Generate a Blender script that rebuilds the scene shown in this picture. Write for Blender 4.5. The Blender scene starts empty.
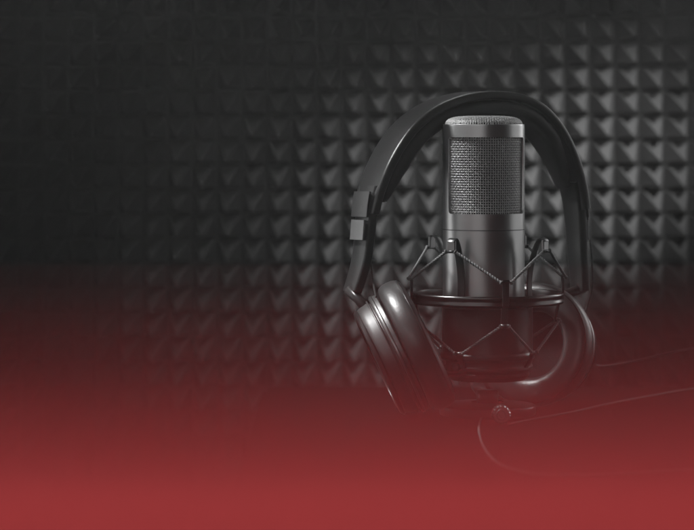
import bpy, bmesh, math, random
from mathutils import Vector, Matrix
random.seed(7)
R = math.radians
sc = bpy.context.scene
COL = sc.collection

# ------------------------------------------------------------------ camera
S = 0.0006            # metres per photo pixel at the microphone's distance
D = 1.5               # camera distance to the microphone's axis
PX0, PYH = 347.0, 130.0   # photo column of the lens axis, photo row of the eye level
ZC = 0.165            # eye height above the desk

def P(px, py, y=0.0):
    """world point at depth y for a photo pixel (used to measure shapes off the photo)"""
    k = S * (D + y) / D
    return Vector(((px - PX0) * k, y, ZC - (py - PYH) * k))

cam = bpy.data.cameras.new('camera')
camo = bpy.data.objects.new('camera', cam); COL.objects.link(camo)
camo.location = (0, -D, ZC); camo.rotation_euler = (R(90), 0, 0)
cam.sensor_width = 36
cam.lens = 36 * D / (694 * S)
cam.shift_y = -(265 - PYH) / 694.0
cam.clip_start = 0.02; cam.clip_end = 50
cam.dof.use_dof = True; cam.dof.focus_distance = D - 0.02; cam.dof.aperture_fstop = 10
sc.camera = camo

# ------------------------------------------------------------------ light
w = bpy.data.worlds.new('World'); sc.world = w; w.use_nodes = True
bg = w.node_tree.nodes['Background']
bg.inputs['Color'].default_value = (1, 1, 1, 1); bg.inputs['Strength'].default_value = 0.004
vs = sc.view_settings
vs.view_transform = 'Standard'; vs.look = 'None'; vs.exposure = 0; vs.gamma = 1; vs.use_curve_mapping = False
sc.cycles.volume_bounces = 0
sc.cycles.use_denoising = True
sc.cycles.max_bounces = 8

def area(name, loc, target, sx, sy, power, color=(1, 1, 1), spread=180):
    l = bpy.data.lights.new(name, 'AREA'); l.shape = 'RECTANGLE'
    l.size = sx; l.size_y = sy; l.energy = power; l.color = color; l.spread = R(spread)
    o = bpy.data.objects.new(name, l); COL.objects.link(o)
    o.location = loc
    d = Vector(target) - Vector(loc)
    o.rotation_euler = d.to_track_quat('-Z', 'Y').to_euler()
    return o

def spot(name, loc, target, power, cone, blend=1.0, radius=0.03):
    l = bpy.data.lights.new(name, 'SPOT'); l.energy = power; l.spot_size = R(cone); l.spot_blend = blend
    l.shadow_soft_size = radius
    o = bpy.data.objects.new(name, l); COL.objects.link(o); o.location = loc
    d = Vector(target) - Vector(loc)
    o.rotation_euler = d.to_track_quat('-Z', 'Y').to_euler()
    return o

# large softbox to the left of the camera, strip box far to the right, small back light over the headband
area('softbox_key', (-1.15, -0.62, 0.35), (0.08, 0.0, 0.10), 1.5, 1.1, 1.05, spread=130)
area('softbox_front', (-0.56, -2.0, 0.55), (0.08, 0.0, 0.12), 1.35, 1.0, 1.6, spread=130)
area('softbox_back', (-0.95, 0.34, 0.30), (0.08, 0.0, 0.12), 0.5, 0.8, 0.34, spread=70)
area('softbox_strip', (0.95, 0.14, 0.30), (0.08, 0.0, 0.10), 0.7, 0.9, 0.26, spread=80)
area('softbox_back_right', (0.68, 0.49, 0.34), (0.11, 0.03, 0.09), 0.22, 0.5, 0.16, spread=60)
area('hair_light', (-0.46, 0.02, 0.70), (-0.035, 0.0, 0.13), 0.30, 0.12, 0.38, spread=22)
# added area lamp: beams over the objects to light the grey and red volumes
area('volume_fill_lamp', (0.0, 0.42, 0.95), (0.0, -0.82, 0.03), 1.5, 0.5, 2.55, spread=36)
# spots raking down the foam wall
spot('foam_spot', (0.315, -0.30, 0.46), P(600, 163, 0.6), 610, 13.5)
spot('foam_spot_wide', (0.15, -0.30, 0.54), P(440, 235, 0.6), 385, 17.5)
spot('foam_spot_faint', (-0.02, -0.31, 0.50), P(330, 285, 0.6), 60, 26)

# ------------------------------------------------------------------ helpers
def mat(name, col, rough=0.5, metal=0.0, bump=None, spec=0.5, rough_var=0.0):
    m = bpy.data.materials.new(name); m.use_nodes = True
    nt = m.node_tree; b = nt.nodes['Principled BSDF']
    b.inputs['Base Color'].default_value = (*col, 1) if len(col) == 3 else col
    b.inputs['Roughness'].default_value = rough
    b.inputs['Metallic'].default_value = metal
    b.inputs['Specular IOR Level'].default_value = spec
    tc = nt.nodes.new('ShaderNodeTexCoord')
    if rough_var:
        n = nt.nodes.new('ShaderNodeTexNoise'); n.inputs['Scale'].default_value = 90; n.inputs['Detail'].default_value = 6
        nt.links.new(tc.outputs['Object'], n.inputs['Vector'])
        mr = nt.nodes.new('ShaderNodeMapRange')
        mr.inputs['To Min'].default_value = max(0.02, rough - rough_var); mr.inputs['To Max'].default_value = rough + rough_var
        nt.links.new(n.outputs['Fac'], mr.inputs['Value']); nt.links.new(mr.outputs[0], b.inputs['Roughness'])
    if bump:
        scale, strength, dist = bump
        n = nt.nodes.new('ShaderNodeTexNoise'); n.inputs['Scale'].default_value = scale; n.inputs['Detail'].default_value = 4
        nt.links.new(tc.outputs['Object'], n.inputs['Vector'])
        bp = nt.nodes.new('ShaderNodeBump'); bp.inputs['Strength'].default_value = strength; bp.inputs['Distance'].default_value = dist
        nt.links.new(n.outputs['Fac'], bp.inputs['Height']); nt.links.new(bp.outputs[0], b.inputs['Normal'])
    return m

def vol(name, col, dens, aniso=0.65):
    m = bpy.data.materials.new(name); m.use_nodes = True
    nt = m.node_tree; nt.nodes.clear()
    out = nt.nodes.new('ShaderNodeOutputMaterial'); v = nt.nodes.new('ShaderNodeVolumePrincipled')
    v.inputs['Color'].default_value = (*col, 1); v.inputs['Density'].default_value = dens
    v.inputs['Anisotropy'].default_value = aniso
    nt.links.new(v.outputs[0], out.inputs['Volume'])
    return m

def empty(name, loc, label=None, cat=None):
    o = bpy.data.objects.new(name, None); COL.objects.link(o); o.location = loc
    if label: o['label'] = label
    if cat: o['category'] = cat
    return o

def link(name, me, m, parent=None, matrix=None, smooth=True):
    """mesh given in world space; parented without moving"""
    o = bpy.data.objects.new(name, me); COL.objects.link(o)
    if m: me.materials.append(m)
    if smooth:
        for p in me.polygons: p.use_smooth = True
    if parent is not None:
        o.parent = parent
        bpy.context.view_layer.update()
        o.matrix_parent_inverse = parent.matrix_world.inverted()
    if matrix is not None: o.matrix_world = matrix
    return o

def to_mesh(bm, name):
    bmesh.ops.recalc_face_normals(bm, faces=bm.faces)
    me = bpy.data.meshes.new(name); bm.to_mesh(me); bm.free(); return me

def add_tube(bm, pts, r, seg=8, closed=False, caps=True):
    """round tube through pts; r a number or a list"""
    n = len(pts); rr = r if hasattr(r, '__len__') else [r] * n
    rings = []; prev = None
    for i, p in enumerate(pts):
        a = pts[(i - 1) % n] if (closed or i > 0) else pts[0]
        b = pts[(i + 1) % n] if (closed or i < n - 1) else pts[-1]
        t = (b - a).normalized()
        if prev is None:
            ref = Vector((0, 0, 1)) if abs(t.z) < 0.9 else Vector((0, 1, 0))
            u = t.cross(ref).normalized()
        else:
            u = (prev - t * prev.dot(t)).normalized()
        v = t.cross(u); prev = u
        rings.append([bm.verts.new(p + (u * math.cos(2 * math.pi * k / seg) + v * math.sin(2 * math.pi * k / seg)) * rr[i]) for k in range(seg)])
    m = n if closed else n - 1
    for i in range(m):
        A, B = rings[i], rings[(i + 1) % n]
        for k in range(seg):
            bm.faces.new((A[k], A[(k + 1) % seg], B[(k + 1) % seg], B[k]))
    if caps and not closed:
        bm.faces.new(rings[0]); bm.faces.new(rings[-1])

def tube(name, pts, r, m, parent=None, seg=8, closed=False):
    bm = bmesh.new(); add_tube(bm, pts, r, seg, closed); return link(name, to_mesh(bm, name), m, parent)

def catmull(pts, sub):
    out = []
    n = len(pts)
    for i in range(n - 1):
        p0, p1, p2, p3 = pts[max(i - 1, 0)], pts[i], pts[i + 1], pts[min(i + 2, n - 1)]
        for s in range(sub):
            t = s / sub
            out.append(0.5 * ((2 * p1) + (p2 - p0) * t + (2 * p0 - 5 * p1 + 4 * p2 - p3) * t * t + (3 * p1 - p0 - 3 * p2 + p3) * t ** 3))
    out.append(pts[-1]); return out

def lathe(name, prof, m, parent=None, mw=None, seg=96, loop=False, crease=True):
    """prof: list of (r, z); revolve round local Z, then matrix mw. loop closes the profile."""
    bm = bmesh.new(); mw = mw or Matrix()
    rings = []
    for r, z in prof:
        if r < 1e-6: rings.append([bm.verts.new(mw @ Vector((0, 0, z)))])
        else: rings.append([bm.verts.new(mw @ Vector((r * math.cos(2 * math.pi * k / seg), r * math.sin(2 * math.pi * k / seg), z))) for k in range(seg)])
    n = len(prof)
    for i in range(n if loop else n - 1):
        A, B = rings[i], rings[(i + 1) % n]
        for k in range(seg):
            k2 = (k + 1) % seg
            if len(A) == 1 and len(B) == 1: continue
            if len(A) == 1: bm.faces.new((A[0], B[k], B[k2]))
            elif len(B) == 1: bm.faces.new((A[k], A[k2], B[0]))
            else: bm.faces.new((A[k], A[k2], B[k2], B[k]))
    o = link(name, to_mesh(bm, name), m, parent)
    if crease: sharp(o)
    return o

def sharp(o, ang=35):
    me = o.data
    bm = bmesh.new(); bm.from_mesh(me)
    for e in bm.edges:
        if len(e.link_faces) == 2 and e.calc_face_angle(0) > R(ang): e.smooth = False
    bm.to_mesh(me); bm.free()

def rounded(pts, r, n=4):
    """round the corners of an open/closed 2-D polyline (closed)"""
    out = []; N = len(pts)
    for i in range(N):
        a, b, c = Vector(pts[i - 1]), Vector(pts[i]), Vector(pts[(i + 1) % N])
        d1 = (a - b); d2 = (c - b); rr = min(r, d1.length * 0.45, d2.length * 0.45)
        p1 = b + d1.normalized() * rr; p2 = b + d2.normalized() * rr
        for k in range(n + 1):
            t = k / n
            out.append(tuple((1 - t) ** 2 * p1 + 2 * t * (1 - t) * b + t * t * p2))
    return out

def sweep(name, path, sect, wdir, m, parent=None, scale=None, smooth=True):
    """sweep a closed 2-D section (w along wdir, h along outward normal) along path"""
    bm = bmesh.new(); n = len(path); rings = []
    for i, p in enumerate(path):
        t = (path[min(i + 1, n - 1)] - path[max(i - 1, 0)]).normalized()
        wd = (wdir - t * wdir.dot(t)).normalized(); nd = t.cross(wd)
        s = scale[i] if scale else (1, 1)
        rings.append([bm.verts.new(p + wd * a * s[0] + nd * b * s[1]) for a, b in sect])
    k = len(sect)
    for i in range(n - 1):
        for j in range(k):
            bm.faces.new((rings[i][j], rings[i][(j + 1) % k], rings[i + 1][(j + 1) % k], rings[i + 1][j]))
    bm.faces.new(rings[0]); bm.faces.new(rings[-1])
    o = link(name, to_mesh(bm, name), m, parent, smooth=smooth); sharp(o, 40); return o

def box(name, centre, ax, ay, az, m, parent=None, bevel=0.0006):
    """box with half-extent vectors ax, ay, az, edges bevelled"""
    bm = bmesh.new(); c = Vector(centre); v = {}
    for i in (-1, 1):
        for j in (-1, 1):
            for k in (-1, 1): v[i, j, k] = bm.verts.new(c + ax * i + ay * j + az * k)
    for q in (((-1,-1,-1),(-1,-1,1),(-1,1,1),(-1,1,-1)), ((1,-1,-1),(1,1,-1),(1,1,1),(1,-1,1)),
              ((-1,-1,-1),(1,-1,-1),(1,-1,1),(-1,-1,1)), ((-1,1,-1),(-1,1,1),(1,1,1),(1,1,-1)),
              ((-1,-1,-1),(-1,1,-1),(1,1,-1),(1,-1,-1)), ((-1,-1,1),(1,-1,1),(1,1,1),(-1,1,1))):
        bm.faces.new([v[t] for t in q])
    bmesh.ops.bevel(bm, geom=list(bm.edges), offset=bevel, segments=2, affect='EDGES')
    o = link(name, to_mesh(bm, name), m, parent); sharp(o, 40); return o

# ------------------------------------------------------------------ materials
M_foam = mat('foam_black', (0.0140, 0.0140, 0.0140), 0.95, bump=(900, 0.4, 0.0006), spec=0.0)
M_desk = mat('desk_black', (0.004, 0.004, 0.004), 0.9, bump=(400, 0.1, 0.0004), spec=0.0)
M_nickel = mat('satin_nickel', (0.45, 0.45, 0.45), 0.33, 1.0)
M_wire = mat('grille_wire', (0.52, 0.52, 0.52), 0.55, 0.7)
M_screen = mat('grille_screen', (0.08, 0.08, 0.08), 0.6, 0.5)
M_seam = mat('seam_dark', (0.12, 0.12, 0.12), 0.5, 1.0)
M_black = mat('mount_black', (0.018, 0.018, 0.018), 0.3, 0.0, spec=0.4)
M_ring = mat('ring_black', (0.10, 0.10, 0.10), 0.26, 1.0)
M_steel = mat('clip_steel', (0.30, 0.30, 0.30), 0.3, 1.0)
M_cord = mat('cord_grey', (0.13, 0.13, 0.13), 0.55, 0.0, bump=(2500, 0.5, 0.0003), spec=0.6)
M_band = mat('headband_shell', (0.015, 0.015, 0.015), 0.33, 0.0, spec=0.35)
M_pad = mat('headband_leather', (0.012, 0.012, 0.012), 0.5, 0.0, bump=(700, 0.2, 0.0004), spec=0.35)
M_shell = mat('headphone_shell', (0.12, 0.12, 0.12), 0.42, 0.9)
M_gloss = mat('headphone_black', (0.02, 0.02, 0.02), 0.28, 0.0, spec=0.2)
M_leather = mat('leatherette', (0.07, 0.07, 0.07), 0.38, 0.6, bump=(700, 0.2, 0.0004), spec=0.6)
M_silver = mat('slider_silver', (0.20, 0.20, 0.20), 0.5, 1.0)
M_slider = mat('slider_grey', (0.09, 0.09, 0.09), 0.4, 1.0)
M_cloth = mat('speaker_cloth', (0.012, 0.012, 0.012), 0.9, bump=(1500, 0.5, 0.0005))
M_grey_cable = mat('cable_grey', (0.16, 0.16, 0.16), 0.45, spec=0.3)
M_cable = mat('cable_rubber', (0.025, 0.025, 0.025), 0.5, spec=0.2)

# ------------------------------------------------------------------ desk and foam wall
ZT = -0.0056
o = box('desk', (0.235, -0.26, ZT - 0.0125), Vector((0.29, 0, 0)), Vector((0, 0.42, 0)), Vector((0, 0, 0.0125)), M_desk, bevel=0.003)
o['label'] = 'dark desk under the headphones and microphone, sunk in an added red fade volume'; o['category'] = 'desk'

def foam_wall():
    pitch = 25.0 * S * (D + 0.6) / D; Y0 = 0.6; H = 0.042; G = 0.020
    pz = 24.65 / 25.0 * pitch; hb = 8.5 / 25.0 * pitch
    ref = P(604.0, 128.2, Y0)
    bm = bmesh.new()
    nx0, nx1, nz0, nz1 = -44, 18, -34, 22
    grid = {}
    for ix in range(nx0, nx1 + 1):
        for iz in range(nz0, nz1 + 1):
            grid[ix, iz] = bm.verts.new((ref.x + (ix - 0.5) * pitch, Y0 + G, ref.z + (iz - 0.5) * pz))
    j = lambda a: random.uniform(-a, a)
    for ix in range(nx0, nx1):
        for iz in range(nz0, nz1):
            q = [grid[ix, iz], grid[ix + 1, iz], grid[ix + 1, iz + 1], grid[ix, iz + 1]]
            c = Vector((ref.x + ix * pitch, Y0, ref.z + iz * pz))
            tip = c + Vector((j(0.0007), -H * random.uniform(0.94, 1.04), -0.0070 + j(0.0006)))
            # foot of the wedge, softly rounded over into the facets, then the blunt drooping tip
            f0 = [c + Vector((hb * sx_ * 1.05, 0.002, hb * sz_ * 1.05)) for sx_, sz_ in ((-1, -1), (1, -1), (1, 1), (-1, 1))]
            f1 = [c + Vector((hb * sx_, -0.0006, hb * sz_)) for sx_, sz_ in ((-1, -1), (1, -1), (1, 1), (-1, 1))]
            rings = [q, [bm.verts.new(v) for v in f0], [bm.verts.new(v) for v in f1]]
            for f in (0.5, 0.87, 0.965):
                rings.append([bm.verts.new(v.lerp(tip, f)) for v in f1])
            for A, B in zip(rings, rings[1:]):
                for k in range(4): bm.faces.new((A[k], A[(k + 1) % 4], B[(k + 1) % 4], B[k]))
            L = rings[-1]; tv = bm.verts.new(tip + Vector((0, H * 0.012, 0)))
            for k in range(4): bm.faces.new((L[k], L[(k + 1) % 4], tv))
    # slab behind the pyramids
    x0, x1 = ref.x + (nx0 - 0.5) * pitch, ref.x + (nx1 - 0.5) * pitch
    z0, z1 = ref.z + (nz0 - 0.5) * pz, ref.z + (nz1 - 0.5) * pz
    a = [bm.verts.new((x, y, z)) for x in (x0, x1) for y in (Y0 + G + 0.0005, Y0 + 0.045) for z in (z0, z1)]
    for f in ((0, 1, 3, 2), (4, 6, 7, 5), (0, 4, 5, 1), (2, 3, 7, 6), (0, 2, 6, 4), (1, 5, 7, 3)): bm.faces.new([a[i] for i in f])
    o = link('acoustic_foam_wall', to_mesh(bm, 'acoustic_foam_wall'), M_foam, smooth=False)
    o['label'] = 'black pyramid acoustic foam wall behind the microphone'; o['category'] = 'foam wall'
foam_wall()

# ------------------------------------------------------------------ microphone
MX = 483.7
mc = P(MX, 0).x
def zz(py): return ZC - (py - PYH) * S
mic = empty('condenser_microphone', (mc, 0, zz(372)), 'satin silver large condenser microphone with wire mesh head, held upright in the shock mount', 'microphone')
MT = Matrix.Translation((mc, 0, 0))
RB = 40.9 * S

def mic_body():
    """tube wall with a front and a rear window (rounded corners), then solidified"""
    bm = bmesh.new(); rc = 4.5 * S
    zb, zt = zz(213), zz(137.2); ztop, zbot = zz(126), zz(372)
    c0, half = R(5.0), R(67.0)
    segs = 720; cols = []
    for k in range(segs):
        th = 2 * math.pi * k / segs
        best = None
        for cc in (c0, c0 + math.pi):
            d = (th - cc + math.pi) % (2 * math.pi) - math.pi
            if abs(d) < half + 1e-6: best = (half - abs(d)) * RB
        if best is None: lo = hi = None
        else:
            off = rc - math.sqrt(max(0, rc * rc - (rc - best) ** 2)) if best < rc else 0
            lo, hi = zb + off, zt - off * 0.5
        cols.append((th, lo, hi))
    def v(th, z): return bm.verts.new((mc + RB * math.sin(th), -RB * math.cos(th), z))
    V = []
    for th, lo, hi in cols:
        mid = (zb + zt) / 2
        a = lo if lo is not None else mid; b = hi if hi is not None else mid
        V.append((v(th, zbot), v(th, min(zz(230), a)), v(th, a), v(th, b) if lo is not None else None, v(th, ztop)))
    for k in range(segs):
        A, B = V[k], V[(k + 1) % segs]
        bm.faces.new((A[0], B[0], B[1], A[1])); bm.faces.new((A[1], B[1], B[2], A[2]))
        t1 = A[3] or A[2]; t2 = B[3] or B[2]
        bm.faces.new((t1, t2, B[4], A[4]))
    # give the wall its thickness
    bm.normal_update(); bm.verts.ensure_lookup_table()
    bmesh.ops.recalc_face_normals(bm, faces=bm.faces)
    outer = list(bm.faces); border = [e for e in bm.edges if len(e.link_faces) == 1]
    inn = {}
    for vv in list(bm.verts):
        d = Vector((vv.co.x - mc, vv.co.y, 0)).normalized(); inn[vv] = bm.verts.new(vv.co - d * 0.0011)
    for f in outer: bm.faces.new([inn[x] for x in reversed(f.verts)])
    for e in border:
        a, b = e.verts; bm.faces.new((a, b, inn[b], inn[a]))
    bmesh.ops.recalc_face_normals(bm, faces=bm.faces)
    me = bpy.data.meshes.new('body'); bm.to_mesh(me); bm.free()
    o = link('body', me, M_nickel, mic); sharp(o)
    return o
body = mic_body()
# top band
lathe('top_band', rounded([(39.0*S, zz(137.0)), (40.7*S, zz(137.0)), (40.7*S, zz(124.2)), (39.0*S, zz(124.2))], 0.5*S, 3), M_nickel, mic, MT, 160, loop=True)
lathe('seam_ring', [(RB - 0.0002, zz(229.6)), (RB + 0.00012, zz(229.5)), (RB + 0.00012, zz(228.7)), (RB - 0.0002, zz(228.6))], M_seam, mic, MT, 160)

def grille():
    bm = bmesh.new(); rg = RB - 0.0019; pitch = 2.48 * S; wr = 0.00036
    nv = int(round(2 * math.pi * rg / pitch / 2) * 2)
    z0, z1 = zz(216), zz(135); nh = int((z1 - z0) / pitch)
    for i in range(nh + 1):
        z = z0 + i * pitch + random.uniform(-0.00006, 0.00006)
        pts = []
        for k in range(nv * 2):
            th = 2 * math.pi * k / (nv * 2)
            r = rg + 0.00026 * math.cos(math.pi * (k / 2.0 * 2) / 2 + math.pi * i)
            pts.append(Vector((mc + r * math.sin(th), -r * math.cos(th), z)))
        add_tube(bm, pts, wr, 5, closed=True)
    for k in range(nv):
        th = 2 * math.pi * (k + random.uniform(-.05, .05)) / nv
        pts = []
        for i in range(nh * 2 + 1):
            r = rg - 0.00026 * math.cos(math.pi * i / 2 + math.pi * k)
            pts.append(Vector((mc + r * math.sin(th), -r * math.cos(th), z0 + i * pitch / 2)))
        add_tube(bm, pts, wr, 5, caps=False)
    g = link('head_grille', to_mesh(bm, 'head_grille'), M_wire, mic)
    lathe('inner_screen', [(0, zz(216)), (rg - 0.0013, zz(216)), (rg - 0.0013, zz(126)), (0, zz(126))], M_screen, g, MT, 96)

def dome():
    bm = bmesh.new(); Rd = 38.2 * S; hgt = 7.6 * S; pitch = 2.5 * S; wr = 0.00038; zb = zz(124.4)
    def h(r): return zb + hgt * max(0.0, 1 - (r / Rd) ** 5) ** 0.5
    n = int(Rd / pitch)
    for axis in (0, 1):
        for i in range(-n, n + 1):
            a = i * pitch; L = math.sqrt(max(0, Rd * Rd - a * a)); pts = []
            steps = max(6, int(4 * L / pitch))
            for k in range(steps + 1):
                b = -L * math.cos(math.pi * k / steps) if False else -L + 2 * L * k / steps
                r = math.hypot(a, b)
                z = h(r) + 0.0003 * math.cos(math.pi * b / pitch + math.pi * i + math.pi * axis)
                pts.append(Vector((mc + (a if axis else b), (b if axis else a), z)))
            add_tube(bm, pts, wr, 5, caps=False)
    # the mesh folds down round the rim
    for k in range(96):
        th = 2 * math.pi * k / 96
        pts = [Vector((mc + (Rd * f) * math.cos(th), (Rd * f) * math.sin(th), h(Rd * f))) for f in (0.93, 0.96, 0.98, 0.992, 1.0)]
        add_tube(bm, pts, wr, 5, caps=False)
    for f in (0.955, 0.985):
        add_tube(bm, [Vector((mc + Rd * f * math.cos(2*math.pi*k/96), Rd * f * math.sin(2*math.pi*k/96), h(Rd * f))) for k in range(96)], wr, 5, closed=True)
    g = link('top_grille', to_mesh(bm, 'top_grille'), M_wire, mic)
    prof = [(Rd * f * 0.985, h(Rd * f) - 0.0009) for f in (1.0, 0.99, 0.97, 0.94, 0.9, 0.8, 0.6, 0.3)] + [(0, h(0) - 0.0009)]
    lathe('inner_screen', prof, M_screen, g, MT, 96)
grille(); dome()
lathe('bottom_cap', [(0, zz(376)), (33*S, zz(376)), (36*S, zz(374)), (38*S, zz(371.5)), (0, zz(371.5))], M_nickel, mic, MT, 96)

# ------------------------------------------------------------------ shock mount
SX = 487.5
sx = P(SX, 0).x
ST = Matrix.Translation((sx, 0, 0))
def pol(ang, r, py):
    a = R(ang); return Vector((sx + r * S * math.sin(a), -r * S * math.cos(a), zz(py)))
mount = empty('shock_mount', (sx, 0, ZT), 'black spider shock mount with outer ring and zigzag elastic cords round the microphone', 'shock mount')
# outer ring: a flat band with rolled lips
lathe('outer_ring', rounded([(71.5*S, zz(303)), (75.5*S, zz(303)), (76.3*S, zz(301)), (75.2*S, zz(297.5)), (76.3*S, zz(294)), (75.5*S, zz(292)), (71.5*S, zz(292))], 1.0*S, 3), M_ring, mount, ST, 160, loop=True)
# cradle cup round the lower half of the microphone
cr = lathe('cradle', rounded([(43.5*S, zz(298)), (48*S, zz(298)), (48*S, zz(305)), (45.5*S, zz(307)), (45.5*S, zz(351)), (47*S, zz(353)), (47*S, zz(357)),
     (44.5*S, zz(359)), (44.5*S, zz(364)), (45.5*S, zz(365)), (45.5*S, zz(368)), (42*S, zz(371)), (42*S, zz(374)), (38*S, zz(379)), (20*S, zz(381)), (20*S, zz(378)), (40*S, zz(377)), (42.0*S, zz(340))], 0.6*S, 2), M_black, mount, ST, 128, loop=True)
arms = (-35, 55, 145, 235); hooks = (10, 100, 190, 280)
def flat_strip(name, ang, rp, wid, thick, m, parent):
    a = R(ang); W = Vector((math.cos(a), math.sin(a), 0))
    path = catmull([pol(ang, r, py) for r, py in rp], 6)
    return sweep(name, path, rounded([(-wid/2, -thick/2), (wid/2, -thick/2), (wid/2, thick/2), (-wid/2, thick/2)], thick*0.3, 2), W, m, parent)
for ang in arms:
    arm = flat_strip('cradle_arm', ang, [(48.6, 306), (48.8, 296), (48.5, 280), (50.5, 264), (54.5, 250), (58.5, 241), (62, 237.2), (66, 237.5), (68, 240)], 8.2*S, 2.2*S, M_black, mount)
    a = R(ang); T = Vector((math.cos(a), math.sin(a), 0)); N = Vector((math.sin(a), -math.cos(a), 0))
    c = pol(ang, 66.5, 243.5)
    box('clip', c, T * 4.8*S, N * 1.6*S, Vector((0, 0, 1)) * 6.0*S, M_steel, arm, 0.0005)
    bm = bmesh.new()
    add_tube(bm, [c - T*7*S + Vector((0,0,-5.6*S)) + N*1.4*S, c + T*7*S + Vector((0,0,-5.6*S)) + N*1.4*S], 1.5*S, 10)
    link('clip_pin', to_mesh(bm, 'clip_pin'), M_black, arm)
for ang in hooks:
    hk = flat_strip('ring_hook', ang, [(77.2, 301), (77.4, 294), (77.6, 286), (77.4, 279), (78.4, 276.6), (80, 276.2)], 6.5*S, 1.8*S, M_black, mount)
    lw = flat_strip('lower_hook', ang, [(73, 302.5), (72.4, 308), (70.5, 315), (69.5, 320), (71, 322.5), (73, 321.5)], 6.5*S, 1.8*S, M_black, mount)
    a = R(ang); T = Vector((math.cos(a), math.sin(a), 0))
    tube('hook_pin', [pol(ang, 72.6, 320.2) - T*4*S, pol(ang, 72.6, 320.2) + T*4*S], 1.6*S, M_steel, lw)
for ang in arms:
    lg = flat_strip('cradle_lug', ang, [(44, 366), (48, 360), (50.5, 354), (52, 350.5), (54, 351.5)], 6.5*S, 1.8*S, M_black, mount)
    a = R(ang); T = Vector((math.cos(a), math.sin(a), 0))
    tube('hook_pin', [pol(ang, 53, 349.5) - T*5*S, pol(ang, 53, 349.5) + T*5*S], 1.4*S, M_steel, lg)
def cord(p, q):
    d = q - p
    side = d.cross(Vector((0, 0, 1))).normalized()
    bm = bmesh.new()
    up = d.cross(side).normalized()
    for s in (0, 1):   # two strands laid round each other, hooked over at both ends
        pts = []; N = 72
        for i in range(N + 1):
            t = i / N; ph = math.pi * s + 2 * math.pi * 9 * t
            pts.append(p + d * t + (side * math.cos(ph) + up * math.sin(ph)) * 0.6 * S)
        add_tube(bm, pts, 1.05 * S, 6)
    for e in (p, q):
        add_tube(bm, [e + (side * math.cos(a_) + up * math.sin(a_)) * 1.6 * S for a_ in [2 * math.pi * k / 12 for k in range(12)]], 0.8 * S, 6, closed=True)
    link('elastic_cord', to_mesh(bm, 'elastic_cord'), M_cord, mount)
for i, ang in enumerate(arms):
    top = lambda s: pol(ang + s * 4.5, 68.5, 249)
    low = lambda s: pol(ang + s * 4.5, 54.5, 349.5)
    for s, h in ((-1, ang - 45), (1, ang + 45)):
        cord(top(s), pol(h - s * 3.5, 79.5, 278.0))
        cord(low(s), pol(h - s * 3, 73, 321))
# curved bracket from the ring down to the stand column
flat_strip('ring_bracket', 190, [(73, 302), (74, 318), (72, 345), (62, 372), (44, 390), (16, 396), (0, 396.5)], 14*S, 3*S, M_black, mount)
tube('column', [Vector((sx, 0, ZT + 0.006)), Vector((sx, 0, zz(390)))], [0.0065, 0.0065], M_black, mount, 32)
lathe('stand_base', rounded([(0.0, ZT), (0.029, ZT), (0.029, ZT + 0.006), (0.010, ZT + 0.0075), (0.0, ZT + 0.0075)], 0.0012, 3)[5:-5], M_black, mount, ST, 96)
# knurled thumbscrews
def knob(name, c, axis, r, l, m):
    q = axis.to_track_quat('Z', 'Y').to_matrix().to_4x4(); mw = Matrix.Translation(c) @ q
    bm = bmesh.new(); seg = 36; rings = []
    for z, f in ((0, .85), (l*.12, 1), (l*.88, 1), (l, .85)):
        rings.append([bm.verts.new(mw @ Vector((r*f*(1+.07*(k % 2))*math.cos(2*math.pi*k/seg), r*f*(1+.07*(k % 2))*math.sin(2*math.pi*k/seg), z))) for k in range(seg)])
    for A, B in zip(rings, rings[1:]):
        for k in range(seg): bm.faces.new((A[k], A[(k+1) % seg], B[(k+1) % seg], B[k]))
    bm.faces.new(rings[0]); bm.faces.new(rings[-1])
    # hollow face ring
    add_tube(bm, [mw @ Vector((r*.5*math.cos(2*math.pi*k/24), r*.5*math.sin(2*math.pi*k/24), l)) for k in range(24)], r*.13, 6, closed=True)
    return link(name, to_mesh(bm, name), m, mount, smooth=False)
p0 = pol(-42, 46, 364)
knob('thumbscrew', p0, Vector((-.45, -.9, 0)), 3.4*S, 7*S, M_steel)
kp = P(503, 421, -0.075); kp.z = ZT + 0.0062
knob('base_screw', Vector((kp.x, -0.050, kp.z)), Vector((0, -1, 0.05)), 0.0052, 0.012, M_steel)
tube('base_screw_shaft', [Vector((sx + 0.008, -0.03, ZT + 0.0045)), Vector((kp.x, -0.053, kp.z))], 0.0016, M_steel, mount)

# ------------------------------------------------------------------ headphones
TH = R(27); U = Vector((math.cos(TH), math.sin(TH), 0)); W = Vector((math.sin(TH), -math.cos(TH), 0))
def HP(px, py):
    """a point of the headband's own plane, turned 27 degrees so that its left side is nearer"""
    y = (px - 362) / 216.0 * 0.085 - 0.012
    return P(px, py, y)
hp = empty('headphones', HP(474, 300), 'black over-ear headphones standing round the microphone, arch over its head', 'headphones')
arch = [(366, 214), (368.5, 201), (372, 188), (381, 165), (394, 142), (410, 123), (432, 107.5), (459, 98), (487, 95.5), (513, 99), (534, 110), (552, 131), (565, 158), (573, 184), (577, 208)]
path = catmull([HP(*p) for p in arch], 8)
wid = 0.0300
def crown(w, t, rise, r, m=8):
    """strap section: flat back, gently crowned outer face, rounded edges"""
    pts = [(-w/2, -t/2), (w/2, -t/2)] + [(w/2 - w * k / m, t/2 + rise * math.sin(math.pi * k / m)) for k in range(m + 1)]
    return rounded(pts, r, 3)
sect = crown(wid, 0.0052, 0.0012, 0.0024)
n = len(path)
def taper(i, lo=0.86):
    f = abs(i / (n - 1) * 2 - 1)
    return (1.0 - (1 - lo) * f ** 3, 1.0)
sweep('headband', path, sect, W, M_band, hp, [taper(i) for i in range(n)])
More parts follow.
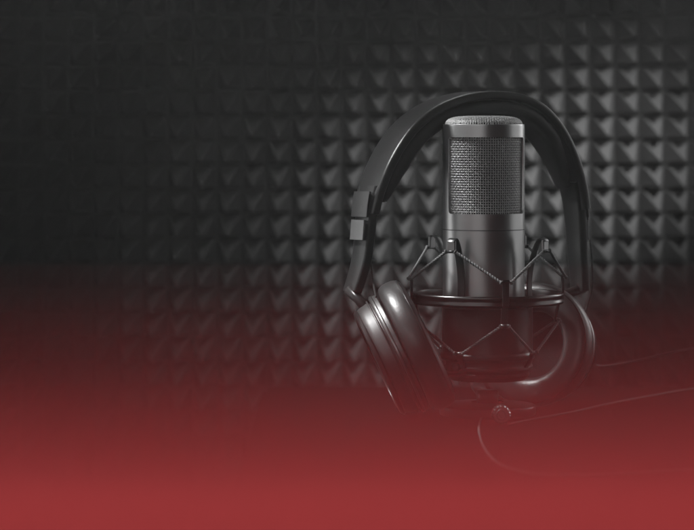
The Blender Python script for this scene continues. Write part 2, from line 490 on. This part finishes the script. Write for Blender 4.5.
# padding on the inside of the arch
inner = []
for i, p in enumerate(path):
    t = (path[min(i + 1, n - 1)] - path[max(i - 1, 0)]).normalized()
    nd = t.cross(W); inner.append(p - nd * 0.0076 if (p - nd - HP(474, 190)).length < (p + nd - HP(474, 190)).length else p + nd * 0.0076)
sect2 = []
for k in range(20):
    t = 2 * math.pi * k / 20; c, s = math.cos(t), math.sin(t)
    sect2.append((math.copysign(abs(c) ** 0.6, c) * wid * 0.47, math.copysign(abs(s) ** 0.7, s) * 0.0056))
i0, i1 = 10, n - 8
pp = inner[i0:i1]; m_ = len(pp)
sweep('headband_cushion', pp, sect2, W, M_pad, hp, [(min(1, .45 + 3.2 * min(j, m_ - 1 - j) / m_),) * 2 for j in range(m_)])

def strip(name, pts, w0, thick, m, parent, ws=None):
    pth = catmull(pts, 6); k = len(pth)
    sc_ = None
    if ws: sc_ = [(ws[0] + (ws[1] - ws[0]) * i / (k - 1), 1) for i in range(k)]
    return sweep(name, pth, rounded([(-w0/2, -thick/2), (w0/2, -thick/2), (w0/2, thick/2), (-w0/2, thick/2)], thick * .35, 3), W, m, parent, sc_)
def shifted(pts, d):
    """move a list of points sideways off the arch (positive = outwards)"""
    out = []
    for i, p in enumerate(pts):
        t = (pts[min(i + 1, len(pts) - 1)] - pts[max(i - 1, 0)]).normalized(); nd = t.cross(W).normalized()
        if nd.dot(p - HP(474, p_mid)) < 0: nd = -nd
        out.append(p + nd * d)
    return out
p_mid = 240
def side_parts(q):
    pts = [HP(*p) for p in q['path']]
    # black inner arm, then a thin metal sleeve and a bright band on its outside
    arm = strip('arm', shifted(pts, -0.0022), 0.0215, 0.0056, M_gloss, hp, (1.0, 0.72))
    strip('slider', shifted([HP(*p) for p in q['slider']], 0.0016), 0.0200, 0.0012, M_slider, hp)
    strip('slider_band', shifted([HP(*p) for p in q['band']], 0.0018), 0.0165, 0.0014, M_silver, hp)
side_parts(dict(path=[(368, 186), (364.5, 204), (362.5, 222), (361, 240), (358.5, 258), (354.5, 274), (349, 291)],
                slider=[(364.8, 192), (363, 204), (361.8, 217)], band=[(361, 220), (360.4, 230), (359.6, 240)]))
side_parts(dict(path=[(572, 180), (576, 198), (578, 217), (579.5, 236), (580.5, 255), (582, 272), (583, 290)],
                slider=[(575, 192), (577, 204), (578.2, 217)], band=[(578.6, 220), (579, 230), (579.6, 240)]))

def ear_cup(centre, axis, name='ear_cup', size=1.0):
    """local +Z = towards the ear. all sub-parts share the cup's frame"""
    q = axis.to_track_quat('Z', 'Y').to_matrix().to_4x4(); mw = Matrix.Translation(centre) @ q
    mm = 0.001 * size
    cup = lathe(name, [(0, -14.6*mm), (24*mm, -14.6*mm), (29.5*mm, -14.0*mm), (31.2*mm, -12.6*mm), (32.2*mm, -10*mm), (33.0*mm, -6.3*mm), (33.3*mm, -5.6*mm),
                       (32.2*mm, -5.2*mm), (32.2*mm, -4.4*mm), (34.4*mm, -4.0*mm), (34.9*mm, -3.0*mm), (34.9*mm, 0), (34.0*mm, 0.8*mm), (0, 0.8*mm)], M_shell, hp, mw, 128)
    lathe('outer_cap', rounded([(26*mm, -15.6*mm), (30.3*mm, -15.2*mm), (32.3*mm, -13.2*mm), (30.8*mm, -12.2*mm), (26*mm, -14.2*mm)], 0.5*mm, 3), M_gloss, cup, mw, 128, loop=True)
    lathe('trim_ring', rounded([(33.5*mm, -3.6*mm), (35.4*mm, -3.6*mm), (35.4*mm, -2.0*mm), (33.5*mm, -2.0*mm)], 0.5*mm, 3), M_silver_dim, cup, mw, 128, loop=True)
    for zc in (-5.7,):   # pressed ribs round the shell
        rr = 33.3
        lathe('shell_rib', [((rr + 0.75*math.cos(t))*mm, (zc + 0.55*math.sin(t))*mm) for t in [2*math.pi*k/10 for k in range(10)]], M_shell, cup, mw, 128, loop=True, crease=False)
    # cushion: fat padded ring
    prof = []
    for k in range(28):
        t = 2 * math.pi * k / 28; c, s = math.cos(t), math.sin(t)
        prof.append((29.5*mm + math.copysign(abs(c) ** .75, c) * 8.9*mm, 8.9*mm + math.copysign(abs(s) ** .75, s) * 8.0*mm))
    lathe('ear_cushion', prof, M_leather, cup, mw, 128, loop=True, crease=False)
    lathe('cushion_piping', [(36.6*mm + 0.8*mm*math.cos(t), 14.0*mm + 0.9*mm*math.sin(t)) for t in [2*math.pi*k/10 for k in range(10)]], M_gloss, cup, mw, 128, loop=True, crease=False)
    lathe('speaker_cloth', [(0, 3.4*mm), (14*mm, 3.0*mm), (22*mm, 2.2*mm), (24*mm, 2.0*mm), (24*mm, 1.2*mm), (0, 1.2*mm)], M_cloth, cup, mw, 64)
    return cup, mw
M_silver_dim = mat('trim_grey', (0.30, 0.30, 0.30), 0.3, 1.0)
axL = Vector((0.895, 0.05, 0.425)).normalized()
axR = Vector((-0.48, -0.86, 0.20)).normalized()
cL, mL = ear_cup(P(401.5, 352, -0.026), axL, size=1.06)
cR, mR = ear_cup(P(540, 346.5, 0.050), axR)
# pivots from arm ends to cups
def pivot(p, q):
    bm = bmesh.new(); add_tube(bm, [p, p.lerp(q, .5), q], [0.0034, 0.0030, 0.0042], 16)
    link('pivot', to_mesh(bm, 'pivot'), M_gloss, hp)
pivot(HP(348.5, 289), mL @ Vector((0, 0.0, -0.010)) + Vector((-0.010, 0, 0.029)))
pivot(HP(583, 288), mR @ Vector((0, 0.0, -0.010)) + Vector((0.006, 0.004, 0.031)))
# little wire that runs from band to left cup inside the arm
tube('band_wire', catmull([HP(375, 196), HP(371, 222), HP(370, 250), HP(372, 275), P(376, 297, -0.045)], 8), 0.0006, M_cable, hp, 8)
tube('band_wire', catmull([HP(586, 205), HP(589, 232), HP(592, 262), HP(592, 290), P(585, 312, 0.075)], 8), 0.0006, M_cable, hp, 8)
# headphone lead leaving the right cup
tube('lead', catmull([P(597, 365, 0.085), P(604, 366, 0.082), P(630, 362, 0.08), P(664, 354, 0.08), P(700, 346, 0.08), P(740, 334, 0.08)], 8), 0.0007, M_cable, hp, 8)

# ------------------------------------------------------------------ cables on the desk
def on_desk(px, py, r):
    z = ZT + r; k = (ZC - z) / ((py - PYH) * S); return Vector(((px - PX0) * S * k, D * k - D, z))
o = tube('microphone_cable', catmull([on_desk(*p, 0.0007) for p in ((508, 424), (540, 418), (574, 411.5), (612, 403), (650, 396), (692, 389), (760, 384))], 8), 0.0007, M_cable, None, 10)
o['label'] = 'thin black cable running right across the desk from the knurled screw'; o['category'] = 'cable'
o = tube('audio_cable', catmull([on_desk(*p, 0.0007) for p in ((497, 407), (486, 412), (479, 425), (482, 443), (493, 459), (510, 468), (535, 473.5), (565, 475), (610, 474), (660, 471), (760, 466))], 8), 0.0007, M_grey_cable, None, 10)
o['label'] = 'thin grey cable looping in a wide curve along the front of the desk'; o['category'] = 'cable'

# ------------------------------------------------------------------ added volumes
def box_mesh(x0, x1, y0, y1, z0, z1):
    bm = bmesh.new(); a = [bm.verts.new((x, y, z)) for x in (x0, x1) for y in (y0, y1) for z in (z0, z1)]
    for f in ((0, 1, 3, 2), (4, 6, 7, 5), (0, 4, 5, 1), (2, 3, 7, 6), (0, 2, 6, 4), (1, 5, 7, 3)): bm.faces.new([a[i] for i in f])
    return bm
o = link('black_lift_haze', to_mesh(box_mesh(-3.2, 3.2, -3.2, 1.2, -1.6, 0.75), 'black_lift_haze'), vol('black_lift_scatter', (1, 1, 1), 0.0225), smooth=False)  # added even volume that lifts every black to one grey floor
o['kind'] = 'stuff'
# added volume imitating a red gradient overlay: even density, its upper surface slopes up to the objects
def red_fade_volume():
    sig = 6.5; yr = -0.36
    bm = bmesh.new(); prof = []
    rows = [265] + list(range(272, 500, 8)) + [510, 540, 580]
    for py in rows:
        tb = [(265, 35), (280, 37.5), (300, 44.5), (330, 60), (360, 74), (400, 98), (430, 114.5), (460, 129), (490, 138.5), (515, 141.5), (600, 142)]
        for (a0, v0), (a1, v1) in zip(tb, tb[1:]):
            if a0 <= py <= a1: srgb = (v0 + (v1 - v0) * (py - a0) / (a1 - a0)) / 255.0
        lin = ((srgb + 0.055) / 1.055) ** 2.4
        boost = 0.97 + 0.12 * math.exp(-((py - 412) / 48.0) ** 2)
        al = min(0.985, ((lin - 0.0152) / (0.2705 - 0.0152) + 0.006) * boost)
        t = -math.log(1 - al) / sig
        p = P(0, py, yr - t); prof.append((p.y, p.z))
    back = P(0, 265, yr).z
    prof = prof + [(prof[-1][0], -0.45), (yr, -0.45), (yr, back)]
    L = [bm.verts.new((-0.9, y, z)) for y, z in prof]; Rr = [bm.verts.new((0.9, y, z)) for y, z in prof]
    n = len(prof)
    for i in range(n): bm.faces.new((L[i], L[(i + 1) % n], Rr[(i + 1) % n], Rr[i]))
    bm.faces.new(L); bm.faces.new(Rr)
    bmesh.ops.triangulate(bm, faces=[f for f in bm.faces if len(f.verts) > 4])
    o = link('red_fade_volume', to_mesh(bm, 'red_fade_volume'), vol('red_fade_scatter', (0.97, 0.10, 0.105), sig), smooth=False)
    o['kind'] = 'stuff'
red_fade_volume()
